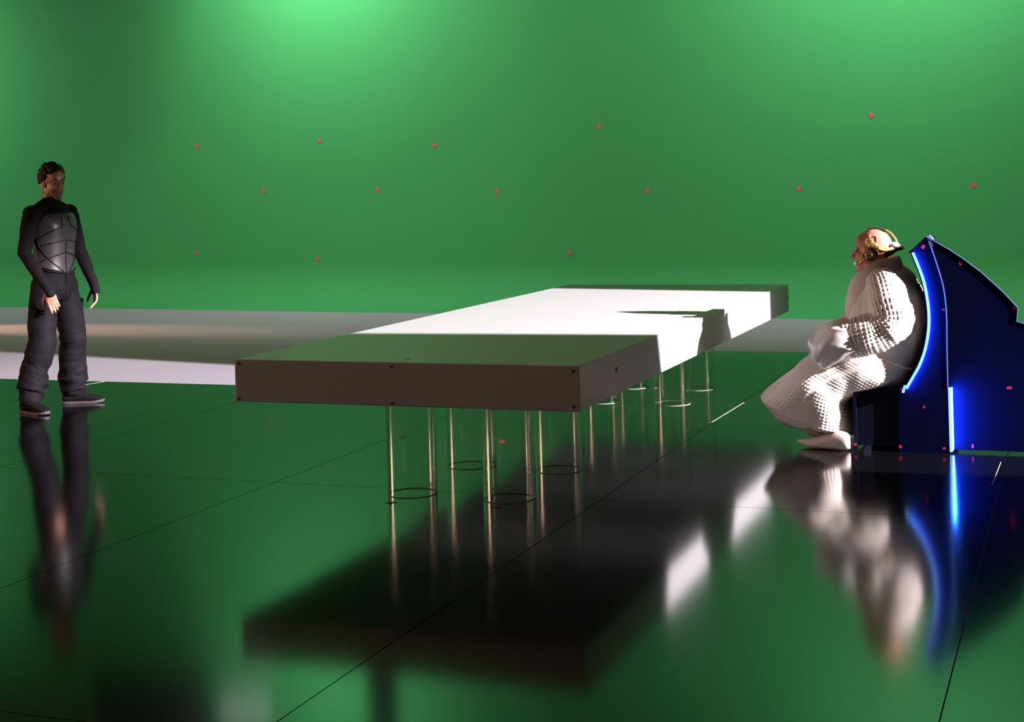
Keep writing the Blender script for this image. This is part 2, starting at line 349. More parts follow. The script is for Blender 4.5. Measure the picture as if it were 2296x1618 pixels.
# ------------------------------------------------------------------ tape on floor and wall
for (u, v, lab, cr) in [(-3.881, 8.082, 'flat red tape piece on the black floor, under the left middle of the table', 0), (-3.228, 8.065, 'flat red tape piece on the black floor, under the right middle of the table', 0),
                    (-3.116, 6.383, 'red tape cross on the floor at the base of the nearest left tube leg', 1), (-2.587, 6.413, 'red tape cross on the floor before the nearest right tube leg', 1)]:
    o = marker('floor_tape', (u, v, 0.0009), X, Y, 0.034 if not cr else 0.05, 0.062 if not cr else 0.012, M_RED, None, bool(cr), 0.35 if cr else 0)
    tag(o, lab, 'tape', 'red tape marks on the stage floor')
wallx = Vector((1, -0.083, 0)).normalized()
CR_ = [(-11.16, 17.19, 2.15, 'pink tape cross on green wall, topmost of the two nearest the standing person, high left'),
 (-9.20, 17.03, 2.15, 'pink tape cross high on green wall under the brightest glow'),
 (-7.51, 16.89, 2.03, 'pink tape cross high on green wall, left of the centre'),
 (-5.29, 16.71, 2.17, 'pink tape cross high on green wall above the far end of the table'),
 (-2.11, 16.44, 2.16, 'pink tape cross high on green wall directly above the seated person'),
 (-12.55, 17.31, 1.75, 'small pink tape cross on green wall just right of the standing head'),
 (-10.09, 17.11, 1.52, 'pink tape cross in the middle row, first from the left of that row'),
 (-8.35, 16.96, 1.49, 'pink tape cross in the middle row, second from the left of that row'),
 (-6.66, 16.82, 1.44, 'pink tape cross in the middle row, third from the left of that row'),
 (-4.71, 16.66, 1.40, 'pink tape cross in the middle row, above the middle of the far table edge'),
 (-2.93, 16.51, 1.38, 'pink tape cross in the middle row, left of the seated head'),
 (-1.06, 16.36, 1.37, 'pink tape cross on green wall above the sloping chair back, rightmost of all'),
 (-11.22, 17.20, 0.70, 'pink tape cross low on green wall, leftmost of the bottom row'),
 (-9.28, 17.04, 0.62, 'pink tape cross low on green wall, second of the bottom row'),
 (-5.72, 16.74, 0.68, 'pink tape cross low on green wall just over the far table end')]
for u, v, z, lab in CR_:
    s = 0.064 if u > -12 else 0.03
    p = Vector((u, wall_line(u), 0)) + N0 * 0.5985; p.z = z
    d = Vector((u, v, 0)); 
    o = marker('tape_cross', (u, (15.88 + 0.083 * (-2.58 - u)) + 0.6 * math.sqrt(1 + 0.083 ** 2) - 0.003, z), wallx, Z, s, s * 0.36, M_PINK, None, True, random.uniform(-.15, .15), 0.0015)
    tag(o, lab, 'tape cross', 'pink tracking crosses on the green wall')

# ------------------------------------------------------------------ chair
ch = empty('throne_chair', (-0.7, 8.5, 0), 'tall dark blue winged chair edged with glowing blue light strips', 'chair')
VN, VF = 8.22, 8.80
LED = [(-0.867, 1.081), (-0.845, 1.023), (-0.817, 0.939), (-0.801, 0.855), (-0.792, 0.759), (-0.796, 0.663), (-0.815, 0.566), (-0.845, 0.482), (-0.885, 0.409), (-0.921, 0.348)]
WHT = [(-0.777, 1.157), (-0.755, 1.089), (-0.728, 0.998), (-0.704, 0.902), (-0.693, 0.807), (-0.690, 0.711), (-0.692, 0.60), (-0.693, 0.48), (-0.693, 0.353)]
REAR = [(-0.774, 1.154), (-0.669, 1.09), (-0.589, 1.032), (-0.511, 0.969), (-0.4, 0.861), (-0.33, 0.779), (-0.337, 0.707), (-0.301, 0.696), (-0.12, 0.63), (0.05, 0.55), (0.05, 0.014)]
ledc = [tuple(p) for p in spline([Vector((a, 0, b)) for a, b in LED], 40)]; ledc = [(a, b) for a, _, b in ledc]
whtc = [tuple(p) for p in spline([Vector((a, 0, b)) for a, b in WHT], 36)]; whtc = [(a, b) for a, _, b in whtc]
front_poly = ledc + [(-0.952, 0.345), (-0.956, 0.0), (-0.692, 0.0)] + whtc[::-1]
rear_poly = [(-0.70, 0.014)] + [(a + 0.008, b) for a, b in whtc[::-1]] + REAR[1:]
rear_poly = rear_poly[:1] + rear_poly[1:]
for (va, vb, ra, rb) in ((VN, VN + 0.068, VN + 0.07, VN + 0.09), (VF - 0.068, VF, VF - 0.09, VF - 0.07)):
    bm = bmesh.new(); prism_y(bm, [(a, b * (1.0 if va == VN else 0.955)) for a, b in front_poly], va, vb); from_bm('side_panel', bm, M_NAVY, ch)
    if va == VN: bm = bmesh.new(); prism_y(bm, rear_poly, ra, rb); from_bm('rear_panel', bm, M_NAVY, ch)
# backrest sheet between the panels, following the front curve
def sheet_y(bm, curve, y0, y1, th):
    n = len(curve); rows = []
    for i, (a, b) in enumerate(curve):
        p, q = curve[max(i - 1, 0)], curve[min(i + 1, n - 1)]
        d = Vector((q[0] - p[0], q[1] - p[1])).normalized(); nx, nz = -d.y, d.x
        rows.append([bm.verts.new((a, y0, b)), bm.verts.new((a, y1, b)), bm.verts.new((a + nx * th, y1, b + nz * th)), bm.verts.new((a + nx * th, y0, b + nz * th))])
    for A, B in zip(rows, rows[1:]):
        for j in range(4): bm.faces.new((A[j], A[(j + 1) % 4], B[(j + 1) % 4], B[j]))
    bm.faces.new(rows[0]); bm.faces.new(rows[-1][::-1])
bm = bmesh.new(); sheet_y(bm, [(a + 0.012, b) for a, b in ledc], VN + 0.068, VF - 0.068, 0.02); from_bm('backrest', bm, M_NAVYD, ch)
# cap at the top between the two curves
bm = bmesh.new(); prism_y(bm, [(-0.884, 1.077), (-0.868, 1.078), (-0.770, 1.160), (-0.784, 1.168)], VN - 0.003, VN + 0.06); from_bm('top_cap', bm, M_NAVYD, ch)
bm = bmesh.new(); prism_y(bm, [(-0.787, 1.165), (-0.770, 1.155), (-0.752, 1.147), (-0.748, 1.152), (-0.768, 1.172)], VN - 0.005, VN + 0.05)
from_bm('cap_edge', bm, M_RIM, ch)['label'] = 'top edge with its lamp light painted pale blue'
bm = bmesh.new(); prism_y(bm, [(-0.872, 1.070), (-0.788, 1.150), (-0.778, 1.142), (-0.860, 1.058)], VN + 0.06, VF - 0.07); from_bm('head_panel', bm, M_NAVYD, ch)
# light strips
def ribbon(bm, curve, w, y0, y1):
    n = len(curve); rows = []
    for i, (a, b) in enumerate(curve):
        p, q = curve[max(i - 1, 0)], curve[min(i + 1, n - 1)]
        d = Vector((q[0] - p[0], q[1] - p[1])).normalized(); nx, nz = -d.y, d.x
        rows.append([bm.verts.new((a - nx * w / 2, y0, b - nz * w / 2)), bm.verts.new((a + nx * w / 2, y0, b + nz * w / 2)), bm.verts.new((a + nx * w / 2, y1, b + nz * w / 2)), bm.verts.new((a - nx * w / 2, y1, b - nz * w / 2))])
    for A, B in zip(rows, rows[1:]):
        for j in range(4): bm.faces.new((A[j], A[(j + 1) % 4], B[(j + 1) % 4], B[j]))
    bm.faces.new(rows[0][::-1]); bm.faces.new(rows[-1])
inner = [(a + 0.010, b) for a, b in ledc]
for y in (VN,):
    s = -1 if y == VN else 1
    bm = bmesh.new(); ribbon(bm, inner, 0.009, y, y + s * 0.020); p = from_bm('light_strip', bm, M_LEDC, ch); p['label'] = 'glowing blue light strip'
    bm = bmesh.new(); ribbon(bm, [(a + 0.0060, b) for a, b in inner], 0.002, y + s * 0.002, y + s * 0.018); from_bm('diffuser', bm, M_LED, p)
    bm = bmesh.new(); ribbon(bm, [(a + 0.0028, b) for a, b in inner], 0.0145, y + s * 0.020, y + s * 0.023); from_bm('channel_lip', bm, M_LEDC, p)
    bm = bmesh.new(); ribbon(bm, [(a - 0.0105, b) for a, b in inner], 0.006, y, y + s * 0.004); from_bm('edge_trim', bm, M_NAVY, ch)
    # edge of the front layer, its rim light put in as a pale line
    bm = bmesh.new(); ribbon(bm, whtc, 0.004, y, y + s * 0.003); from_bm('edge_trim', bm, M_RIM, ch)['label'] = 'thin edge line with rim light painted pale'
    yy = y + s * -0.07
    bm = bmesh.new(); ribbon(bm, [REAR[0]] + REAR[1:9], 0.004, yy, yy + s * 0.004); from_bm('edge_trim', bm, M_RIM, ch)['label'] = 'thin edge line with rim light painted pale'
    # vertical strip on the step between the layers
    bm = bmesh.new(); box(bm, -0.692, -0.678, min(y, y - s * 0.04), max(y, y - s * 0.04), 0.012, 0.352); p = from_bm('light_strip', bm, M_LEDC, ch); p['label'] = 'glowing blue light strip'
    bm = bmesh.new(); box(bm, -0.679, -0.674, min(y - s * 0.01, y - s * 0.06), max(y - s * 0.01, y - s * 0.06), 0.02, 0.35); from_bm('diffuser', bm, M_LED, p)
    bm = bmesh.new(); prism_y(bm, [(-0.934, 0.325), (-0.920, 0.325), (-0.910, 0.365), (-0.922, 0.365)], min(y, y + s * 0.012), max(y, y + s * 0.012)); from_bm('strip_end', bm, M_LEDC, ch)
# seat and base
bm = bmesh.new(); prism_y(bm, [(-1.195, 0.300), (-1.195, 0.318), (-0.93, 0.362), (-0.82, 0.362), (-0.82, 0.318), (-0.95, 0.322)], VN + 0.002, VF - 0.002); bevel(bm, 0.004); from_bm('seat', bm, M_NAVYD, ch)
for y0, y1 in ((VN, VN + 0.03), (VF - 0.03, VF)):
    bm = bmesh.new(); box(bm, -1.196, -1.178, y0, y1, 0.0, 0.30); from_bm('front_post', bm, M_NAVYD, ch)
bm = bmesh.new(); box(bm, -1.19, -0.955, VN + 0.012, VN + 0.028, 0.03, 0.312); box(bm, -1.19, -0.955, VF - 0.028, VF - 0.012, 0.03, 0.312); box(bm, -1.19, -1.175, VN + 0.03, VF - 0.03, 0.03, 0.30)
from_bm('base_panel', bm, M_NAVYD, ch)
for u, z, wd, hh, rt, yv in [(-0.801, 1.111, .018, .022, -.6, VN), (-0.613, 1.017, .02, .018, .4, VN + .07), (-0.706, 0.773, .014, .012, 0, VN), (-0.346, 0.778, .018, .02, 0, VN + .07),
                   (-0.819, 0.249, .012, .012, 0, VN), (-0.384, 0.353, .026, .014, .1, VN + .07), (-0.579, 0.035, .012, .02, 0, VN + .07), (-0.721, 0.03, .016, .012, .2, VN),
                   (-0.949, 0.031, .014, .018, .3, VN), (-1.187, 0.034, .012, .012, 0, VN), (-0.938, 0.343, .011, .013, 0, VN)]:
    marker('tape_marker', (u, yv - 0.0008, z), X, Z, wd, hh, M_CTAPE, ch, rot=rt, th=0.0003)

# ------------------------------------------------------------------ heads and hands
def head(bm, O, f, l, slim=1.0):
    """head about the ear-level point O; f forward, l left"""
    u = f.cross(l).normalized(); R = Matrix((f, l, u)).transposed()
    P = lambda x, y, z: O + f * x + l * (y * slim) + u * z
    B = lambda x, y, z, a, b, c, rot=None: ball(bm, P(x, y, z), (a, b * slim, c), R @ rot if rot else R)
    B(-0.014, 0, 0.036, 0.099, 0.077, 0.094)
    B(0.022, 0, -0.030, 0.070, 0.061, 0.085)
    B(0.040, 0, 0.045, 0.053, 0.060, 0.060)
    B(0.066, 0, -0.100, 0.024, 0.027, 0.020)
    B(0.050, 0, -0.078, 0.040, 0.040, 0.032)
    for s in (-1, 1):
        B(0.004, 0.044 * s, -0.064, 0.038, 0.020, 0.034)
        B(0.034, 0.029 * s, -0.060, 0.036, 0.024, 0.038)
        B(0.058, 0.029 * s, -0.022, 0.025, 0.025, 0.024)
        B(0.073, 0.024 * s, 0.020, 0.017, 0.025, 0.011)
        B(0.092, 0.011 * s, -0.037, 0.012, 0.009, 0.008)
        B(-0.008, 0.076 * s, -0.006, 0.020, 0.007, 0.031, Matrix.Rotation(-0.25 * s, 3, 'Z') @ Matrix.Rotation(0.15, 3, 'Y'))
    tube(bm, [P(0.083, 0, 0.016), P(0.098, 0, -0.012), P(0.108, 0, -0.032)], [0.008, 0.0095, 0.011], 14)
    B(0.084, 0, -0.063, 0.010, 0.024, 0.0065)
    B(0.081, 0, -0.076, 0.011, 0.021, 0.008)
    B(0.080, 0, -0.052, 0.012, 0.022, 0.012)
def hand(bm, Wp, d, n, thumb, curls, L=1.0):
    """Wp wrist, d finger direction, n palm normal, thumb: side vector sign towards the thumb"""
    d = d.normalized(); n = (n - d * n.dot(d)).normalized(); s = d.cross(n).normalized() * thumb
    for t0, w0, th in ((0.0, 0.027, 0.019), (0.03, 0.036, 0.016), (0.06, 0.039, 0.0145), (0.085, 0.037, 0.012)):
        R = Matrix((d, s, n)).transposed(); ball(bm, Wp + d * (t0 * L), (0.026, w0, th), R)
    for k, (off, ln) in enumerate(((0.029, 0.070), (0.010, 0.078), (-0.009, 0.073), (-0.027, 0.057))):
        p = Wp + d * (0.090 * L) + s * off; ang = 0.0; pts = [p - d * 0.02, p]; c = curls[k]
        for q, fr in enumerate((0.45, 0.31, 0.24)):
            ang += c * (0.9, 1.1, 0.7)[q]
            dd = (d * math.cos(ang) + n * math.sin(ang) + s * (off * 1.6 * (1 - ang * 0.5))).normalized(); p = p + dd * (ln * fr * L * 1.05); pts.append(p)
        tube(bm, pts, [0.0095, 0.0098, 0.0090, 0.0082, 0.0070], 10)
    b = Wp + d * 0.022 + s * 0.024 + n * 0.004
    t1 = b + (d * 0.62 + s * 0.62 + n * 0.35).normalized() * 0.045
    t2 = t1 + (d * 0.86 + s * 0.30 + n * 0.40).normalized() * 0.034
    t3 = t2 + (d * 0.93 + s * 0.10 + n * 0.42).normalized() * 0.026
    tube(bm, [b, t1, t2, t3], [0.015, 0.0125, 0.0105, 0.0085], 10)

# ------------------------------------------------------------------ standing person
SB = Vector((-6.855, 8.68, 0))
f = Vector((0.9925, -0.122, 0)); l = Vector((0.122, 0.9925, 0))
hf = Vector((math.cos(-0.38), math.sin(-0.38), -0.03)).normalized(); hl = Vector((0, 0, 1)).cross(hf).normalized()
HO = Vector((-6.842, 8.68, 1.606))
RA = [Vector((-6.868, 8.47, 1.392)), Vector((-6.905, 8.43, 1.12)), Vector((-6.715, 8.41, 0.895)), Vector((-6.69, 8.405, 0.865))]
LA = [Vector((-6.868, 8.885, 1.392)), Vector((-6.835, 8.945, 1.12)), Vector((-6.715, 8.935, 0.885)), Vector((-6.70, 8.93, 0.855))]
RL = [Vector((-6.855, 8.585, 0.88)), Vector((-6.835, 8.50, 0.48)), Vector((-6.905, 8.445, 0.085))]
LL = [Vector((-6.855, 8.775, 0.88)), Vector((-6.845, 8.86, 0.48)), Vector((-6.885, 8.915, 0.085))]
def torso(e=0.0):
    c = lambda z, dx, af, al: (SB.x + f.x * dx, SB.y + f.y * dx, z, af + e, al + e)
    return [c(0.80, 0, 0.095, 0.135), c(0.90, 0, 0.108, 0.160), c(0.99, 0.0, 0.100, 0.148), c(1.07, 0.0, 0.098, 0.142), c(1.17, 0.0, 0.105, 0.154),
            c(1.28, 0.0, 0.112, 0.168), c(1.36, -0.005, 0.100, 0.170), c(1.415, -0.010, 0.078, 0.130), c(1.45, -0.012, 0.064, 0.080)]
bm = bmesh.new()
head(bm, HO, hf, hl)
tube(bm, [HO + Vector((-0.018, 0, -0.03)), HO + Vector((-0.022, 0, -0.10)), Vector((-6.867, 8.68, 1.44))], [0.056, 0.055, 0.062], 24)
ellipse_loft(bm, torso(-0.012), f, l)
for A in (RA, LA): tube(bm, A, [0.045, 0.038, 0.027, 0.025], 16)
for Lg in (RL, LL): tube(bm, Lg, [0.075, 0.050, 0.036], 16)
for Lg, ang in ((RL, -0.30), (LL, 0.50)):
    d = Vector((math.cos(ang), math.sin(ang), 0)); a = Lg[2]
    tube(bm, [a + Vector((0, 0, -0.035)) - d * 0.03, a + Vector((0, 0, -0.04)) + d * 0.09, a + Vector((0, 0, -0.052)) + d * 0.17], [0.024, 0.020, 0.008], 14)
hand(bm, RA[3], Vector((0.42, -0.05, -0.90)), Vector((-0.45, 0.85, -0.25)), -1, (0.25, 0.38, 0.45, 0.50))
hand(bm, LA[3], Vector((0.10, 0.02, -0.99)), Vector((-0.60, -0.80, -0.05)), 1, (0.30, 0.38, 0.42, 0.45))
me = fuse(bm, 0.0032, 6)
me.transform(Matrix.Translation(-SB))
man = bpy.data.objects.new('person', me); man.location = SB; COL.objects.link(man); me.materials.append(M_SKIN)
me.polygons.foreach_set('use_smooth', [True] * len(me.polygons))
tag(man, 'standing person in black long-sleeved top, charcoal chest plate and dark cargo trousers', 'person')
def child(name, me, material, parent=man, smooth=True):
    return link(name, me, material, parent, smooth)
# eyes, brows
for s in (-1, 1):
    bm = bmesh.new(); ball(bm, HO + hf * 0.0775 + hl * (0.031 * s) + Vector((0, 0, 0.002)), (0.0115, 0.0125, 0.0075), Matrix((hf, hl, Vector((0, 0, 1)))).transposed()); e_ = from_bm('eye', bm, M_EYE, man, True)
    bm = bmesh.new(); ball(bm, HO + hf * 0.0855 + hl * (0.0315 * s) + Vector((0, 0, 0.002)), (0.0042, 0.0055, 0.0055), Matrix((hf, hl, Vector((0, 0, 1)))).transposed(), 2); from_bm('iris', bm, M_IRIS, e_, True)
    bm = bmesh.new(); tube(bm, [HO + hf * 0.091 + hl * (0.013 * s) + Vector((0, 0, 0.021)), HO + hf * 0.090 + hl * (0.030 * s) + Vector((0, 0, 0.027)), HO + hf * 0.076 + hl * (0.049 * s) + Vector((0, 0, 0.021))], [0.003, 0.0045, 0.003], 8); from_bm('eyebrow', bm, M_HAIR, man, True)
# short curly hair
bm = bmesh.new(); rnd = random.Random(3)
Rh = Matrix((hf, hl, Vector((0, 0, 1)))).transposed()
ball(bm, HO + hf * -0.022 + Vector((0, 0, 0.048)), (0.098, 0.080, 0.093), Rh)
ball(bm, HO + hf * 0.036 + Vector((0, 0, 0.078)), (0.056, 0.060, 0.052), Rh)
for i in range(420):
    a = rnd.uniform(0, 2 * PI); zz = rnd.uniform(-0.6, 1.0); r = math.sqrt(1 - zz * zz)
    x, y = r * math.cos(a), r * math.sin(a)
    if x > 0.45 and zz < 0.25: continue
    if zz < -0.42 + 0.45 * max(x, 0): continue
    if -0.05 < x and zz < 0.0 and abs(y) < 0.8: continue
    k = rnd.uniform(0.97, 1.07); p = HO + hf * (-0.018 + 0.102 * x * k) + hl * (0.081 * y * k) + Vector((0, 0, 0.044 + 0.098 * zz * k))
    ball(bm, p, rnd.uniform(0.008, 0.015), sub=1)
me = fuse(bm, 0.0035, 1)
# keep the face open: cut away the part of the shell in front of the hairline
bm = bmesh.new(); bm.from_mesh(me); bpy.data.meshes.remove(me)
cut = []
for v in bm.verts:
    q = v.co - HO; x, y, z = q.dot(hf), q.dot(hl), q.z
    if (x > 0.012 and z < 0.022 + (x - 0.012) * 0.86) or (x > -0.012 and z < 0.002) or z < -0.055 - 0.25 * min(0, x + 0.06): cut.append(v)
bmesh.ops.delete(bm, geom=cut, context='VERTS')
from_bm('hair', bm, M_HAIR, man, True, recalc=False)
# black top with sleeves
bm = bmesh.new()
ellipse_loft(bm, torso(0.006) + [(HO.x - 0.022, 8.68, 1.485, 0.064, 0.068), (HO.x - 0.020, 8.68, 1.505, 0.062, 0.066)], f, l)
for A in (RA, LA):
    e = A[3]; d = (A[3] - A[2]).normalized()
    sd_ = (A[0] - Vector((SB.x, SB.y, A[0].z))).normalized()
    ball(bm, A[0] - sd_ * 0.012 + Vector((0, 0, -0.012)), (0.062, 0.064, 0.058))
    tube(bm, [Vector((SB.x - 0.012, SB.y, 1.468)) + sd_ * 0.035, Vector((SB.x - 0.012, SB.y, 1.435)) + sd_ * 0.10, A[0] - sd_ * 0.02 + Vector((0, 0, -0.004))], [0.040, 0.047, 0.052], 16)
    tube(bm, [A[0], A[0].lerp(A[1], 0.45), A[1], A[1].lerp(A[2], 0.4), A[2], A[3] + d * 0.035], [0.062, 0.058, 0.049, 0.046, 0.034, 0.034], 20)
me = fuse(bm, 0.005, 14)
wrinkle(me, lambda c: 0.004 * noise.noise(Vector((c.x * 14, c.y * 14, c.z * 22))))
child('long_sleeved_top', me, M_BLACKK)
# chest plate
TS = torso(0.016)
def tpt(z, th, e=0.0):
    zs = [s[2] for s in TS]
    i = max(k for k in range(len(zs) - 1) if zs[k] <= z or k == 0); t = i + (z - zs[i]) / (zs[i + 1] - zs[i])
    cx, cy, zz, af, al = crom(TS, min(max(t, 0), len(TS) - 1.001))
    pec = 0.014 * math.exp(-((z - 1.30) / 0.06) ** 2) * math.exp(-((abs(th) - 0.5) / 0.4) ** 2)
    return Vector((cx, cy, z)) + f * ((af + e + pec) * math.cos(th)) + l * ((al + e + pec * 0.6) * math.sin(th))
bm = bmesh.new(); rows = []; NT, NZ = 64, 44
for i in range(NT + 1):
    th = math.radians(-105 + 210 * i / NT); k = abs(th) / math.radians(105)
    zb = 0.965 + 0.055 * min(1, k * 1.3); zt = 1.395 - 0.012 * k - 0.17 * max(0, k - 0.45) / 0.55
    rows.append([bm.verts.new(tpt(zb + (zt - zb) * j / NZ, th, 0.003)) for j in range(NZ + 1)])
for A, B in zip(rows, rows[1:]):
    for j in range(NZ): bm.faces.new((A[j], B[j], B[j + 1], A[j + 1]))
cp = from_bm('chest_plate', bm, M_ARMOR, man, True); cp['label'] = 'charcoal moulded leather chest plate'
sm = cp.modifiers.new('thick', 'SOLIDIFY'); sm.thickness = 0.006; sm.offset = -1
D = math.radians
def strap(pts, r=0.0042):
    P = [tpt(z, D(t), 0.006) for z, t in pts]; Q = []
    for (z0, t0), (z1, t1) in zip(pts, pts[1:]):
        Q += [tpt(z0 + (z1 - z0) * k / 8, D(t0 + (t1 - t0) * k / 8), 0.005) for k in range(8)]
    Q.append(tpt(pts[-1][0], D(pts[-1][1]), 0.005))
    bm = bmesh.new(); tube(bm, Q, r, 8); from_bm('strap', bm, M_STRAP, cp, True)
for s in (-1, 1):
    strap([(1.215, 78 * s), (1.30, 12 * s)]); strap([(1.16, 76 * s), (1.20, 5 * s)]); strap([(1.075, 52 * s), (1.112, 3 * s)])
    strap([(1.075, 52 * s), (0.972, 6 * s)]); strap([(1.215, 78 * s), (1.16, 76 * s), (1.075, 52 * s), (1.035, 96 * s)])
    strap([(1.015, 100 * s), (0.985, 45 * s), (0.968, 2 * s)], 0.005); strap([(1.36, 60 * s), (1.30, 82 * s), (1.215, 78 * s)]); strap([(1.36, 10 * s), (1.30, 12 * s)])
strap([(1.20, 0), (1.09, 0), (0.967, 0)], 0.004)
# trousers
bm = bmesh.new()
ellipse_loft(bm, [(SB.x, SB.y, 0.775, 0.085, 0.10), (SB.x, SB.y, 0.82, 0.112, 0.150), (SB.x, SB.y, 0.90, 0.119, 0.168), (SB.x, SB.y, 0.975, 0.112, 0.160), (SB.x, SB.y, 1.02, 0.104, 0.150)], f, l)
for Lg, sg in ((RL, -1), (LL, 1)):
    a, k, b = Lg
    P = [a + Vector((0, 0, -0.01)), a.lerp(k, 0.5) + l * 0.008 * sg, k, k.lerp(b, 0.4) - f * 0.015, k.lerp(b, 0.78) - f * 0.012, b + Vector((0, 0, 0.05))]
    tube(bm, spline(P, 22), [0.105 - 0.010 * min(1, i / 10) + 0.020 * max(0, (i - 11) / 10) - 0.028 * max(0, (i - 18) / 3) for i in range(22)], 28)
me = fuse(bm, 0.005, 5)
def pw(c):
    low = max(0.0, min(1.0, (0.55 - c.z) / 0.35)); w = 0.0
    wob = noise.noise(Vector((c.x * 4, c.y * 4, c.z * 4 + 3)))
    w += (0.005 + 0.007 * low) * noise.noise(Vector((c.x * 5 + 3, c.y * 5, c.z * 11 + 2 * wob)))
    diag = c.z * 26 + (c.x * 9 + c.y * 7) + 5 * wob
    w += (0.0025 + 0.007 * low) * (1 - abs(math.sin(diag))) ** 2 * max(0.0, noise.noise(Vector((c.x * 6, c.y * 6, c.z * 5))) + 0.25)
    w -= (0.003 + 0.008 * low) * max(0.0, noise.noise(Vector((c.x * 12 + 7, c.y * 12, c.z * 20))))
    w *= 1.5
    if c.z < 0.17: w += 0.010 * math.sin((c.z - 0.05) * 52)
    return w
wrinkle(me, pw)
tr = child('cargo_trousers', me, M_PANTS)
bm = bmesh.new(); tube(bm, [Vector((SB.x, SB.y, z)) + f * r + l * 0.004 for z, r in ((0.975, 0.116), (0.90, 0.123), (0.84, 0.119), (0.80, 0.112))], 0.003, 8); from_bm('fly_seam', bm, M_STRAP, tr, True)
for sg, Lg in ((-1, RL), (1, LL)):
    c0 = Lg[0].lerp(Lg[1], 0.50); out = (l * sg * 0.93 + f * 0.35).normalized(); tan = Vector((0, 0, 1)).cross(out).normalized(); up = Vector((0, 0, 1))
    c0 = c0 + out * 0.092
    def slab(cen, w, h, t, name, parent):
        bm = bmesh.new(); box(bm, -w / 2, w / 2, -t / 2, t / 2, -h / 2, h / 2); bevel(bm, t * 0.3, 2)
        bmesh.ops.subdivide_edges(bm, edges=bm.edges, cuts=4, use_grid_fill=True)
        Mx = Matrix((tan, out, up)).transposed().to_4x4(); Mx.translation = cen
        for v in bm.verts:
            v.co.y -= (v.co.x / 0.1) ** 2 * 0.03
        bm.transform(Mx); return from_bm(name, bm, M_PANTS, parent, True)
    pk = slab(c0 + up * -0.015, 0.13, 0.17, 0.022, 'cargo_pocket', tr); slab(c0 + up * 0.065 + out * 0.008, 0.138, 0.05, 0.012, 'pocket_flap', pk)
# shoes
for Lg, ang in ((RL, -0.30), (LL, 0.50)):
    d = Vector((math.cos(ang), math.sin(ang), 0)); s = Vector((-d.y, d.x, 0)); a = Vector((Lg[2].x, Lg[2].y, 0))
    bm = bmesh.new(); seq = []
    ST = [(-0.085, 0.022, 0.02, 0.055), (-0.075, 0.034, 0.018, 0.085), (-0.04, 0.040, 0.016, 0.105), (0.00, 0.041, 0.016, 0.105), (0.05, 0.042, 0.016, 0.088), (0.10, 0.047, 0.016, 0.068), (0.15, 0.046, 0.018, 0.055), (0.185, 0.036, 0.022, 0.045), (0.205, 0.016, 0.028, 0.038)]
    for t in range(33):
        x, w, z0, z1 = crom(ST, t * 8 / 32); h = (z1 - z0) / 2
        seq.append([bm.verts.new(a + d * x + s * (w * math.copysign(abs(math.cos(q)) ** 0.8, math.cos(q))) + Vector((0, 0, z0 + h + h * math.copysign(abs(math.sin(q)) ** 0.8, math.sin(q))))) for q in [2 * PI * j / 24 for j in range(24)]])
    rings_to_mesh(bm, seq); sh = from_bm('shoe', bm, M_SHOE, man, True)
    bm = bmesh.new(); lo, mi, hi = [], [], []
    OUT = [(-0.088, 0.0), (-0.08, 0.032), (-0.04, 0.042), (0.02, 0.042), (0.08, 0.048), (0.14, 0.049), (0.185, 0.038), (0.21, 0.012)]
    ring = [p for p in spline([Vector((x, w, 0)) for x, w in OUT], 24)]; ring = ring + [Vector((p.x, -p.y, 0)) for p in ring[::-1]][1:-1] if abs(ring[0].y) < 1e-6 else ring
    lo = [bm.verts.new(a + d * p.x + s * p.y * 0.95 + Vector((0, 0, 0.001 + max(0, p.x - 0.15) * 0.15))) for p in ring]
    hi = [bm.verts.new(a + d * p.x * 1.01 + s * p.y + Vector((0, 0, 0.019 + max(0, p.x - 0.15) * 0.15))) for p in ring]
    bm.faces.new(lo[::-1]); bm.faces.new(hi); n = len(ring)
    for i in range(n): bm.faces.new((lo[i], lo[(i + 1) % n], hi[(i + 1) % n], hi[i]))
    o = from_bm('sole', bm, M_SOLE, sh, False); o['label'] = 'grey rubber sole'

# ------------------------------------------------------------------ seated person
PB = Vector((-1.10, 8.51, 0)); pf = Vector((-1, 0, 0)); pl = Vector((0, -1, 0))
PO = Vector((-1.108, 8.50, 1.073))
tl = math.radians(4); pff = Vector((-math.cos(tl), 0, math.sin(tl) * 0.4)).normalized()
bm = bmesh.new()
head(bm, PO, pff, pl, 1.0)
ball(bm, PO + Vector((-0.02, 0, -0.105)), (0.055, 0.060, 0.045)); ball(bm, PO + Vector((0.0, 0, -0.09)), (0.05, 0.07, 0.06))
tube(bm, [PO + Vector((0.02, 0, -0.03)), PO + Vector((0.045, 0, -0.12)), Vector((-1.05, 8.5, 0.87))], [0.062, 0.068, 0.08], 24)
tube(bm, [(-1.05, 8.5, 0.86), (-1.04, 8.5, 0.70), (-1.06, 8.5, 0.50)], [0.13, 0.16, 0.15], 24)
for s in (-1, 1):
    tube(bm, [(-1.02, 8.5 + 0.17 * s, 0.88), (-0.96, 8.5 + 0.33 * s, 0.72), (-1.20, 8.5 + 0.36 * s, 0.61), (-1.34, 8.5 + 0.35 * s, 0.56)], [0.055, 0.05, 0.042, 0.03], 14)
    ball(bm, (-1.36, 8.5 + 0.35 * s, 0.555), (0.05, 0.04, 0.03))
    tube(bm, [(-1.06, 8.5 + 0.10 * s, 0.45), (-1.42, 8.5 + 0.12 * s, 0.36), (-1.40, 8.5 + 0.11 * s, 0.09)], [0.085, 0.055, 0.034], 14)
me = fuse(bm, 0.0033, 6)
me.transform(Matrix.Translation(-PB))
old = bpy.data.objects.new('person', me); old.location = PB; COL.objects.link(old); me.materials.append(M_SKIN2)
me.polygons.foreach_set('use_smooth', [True] * len(me.polygons))
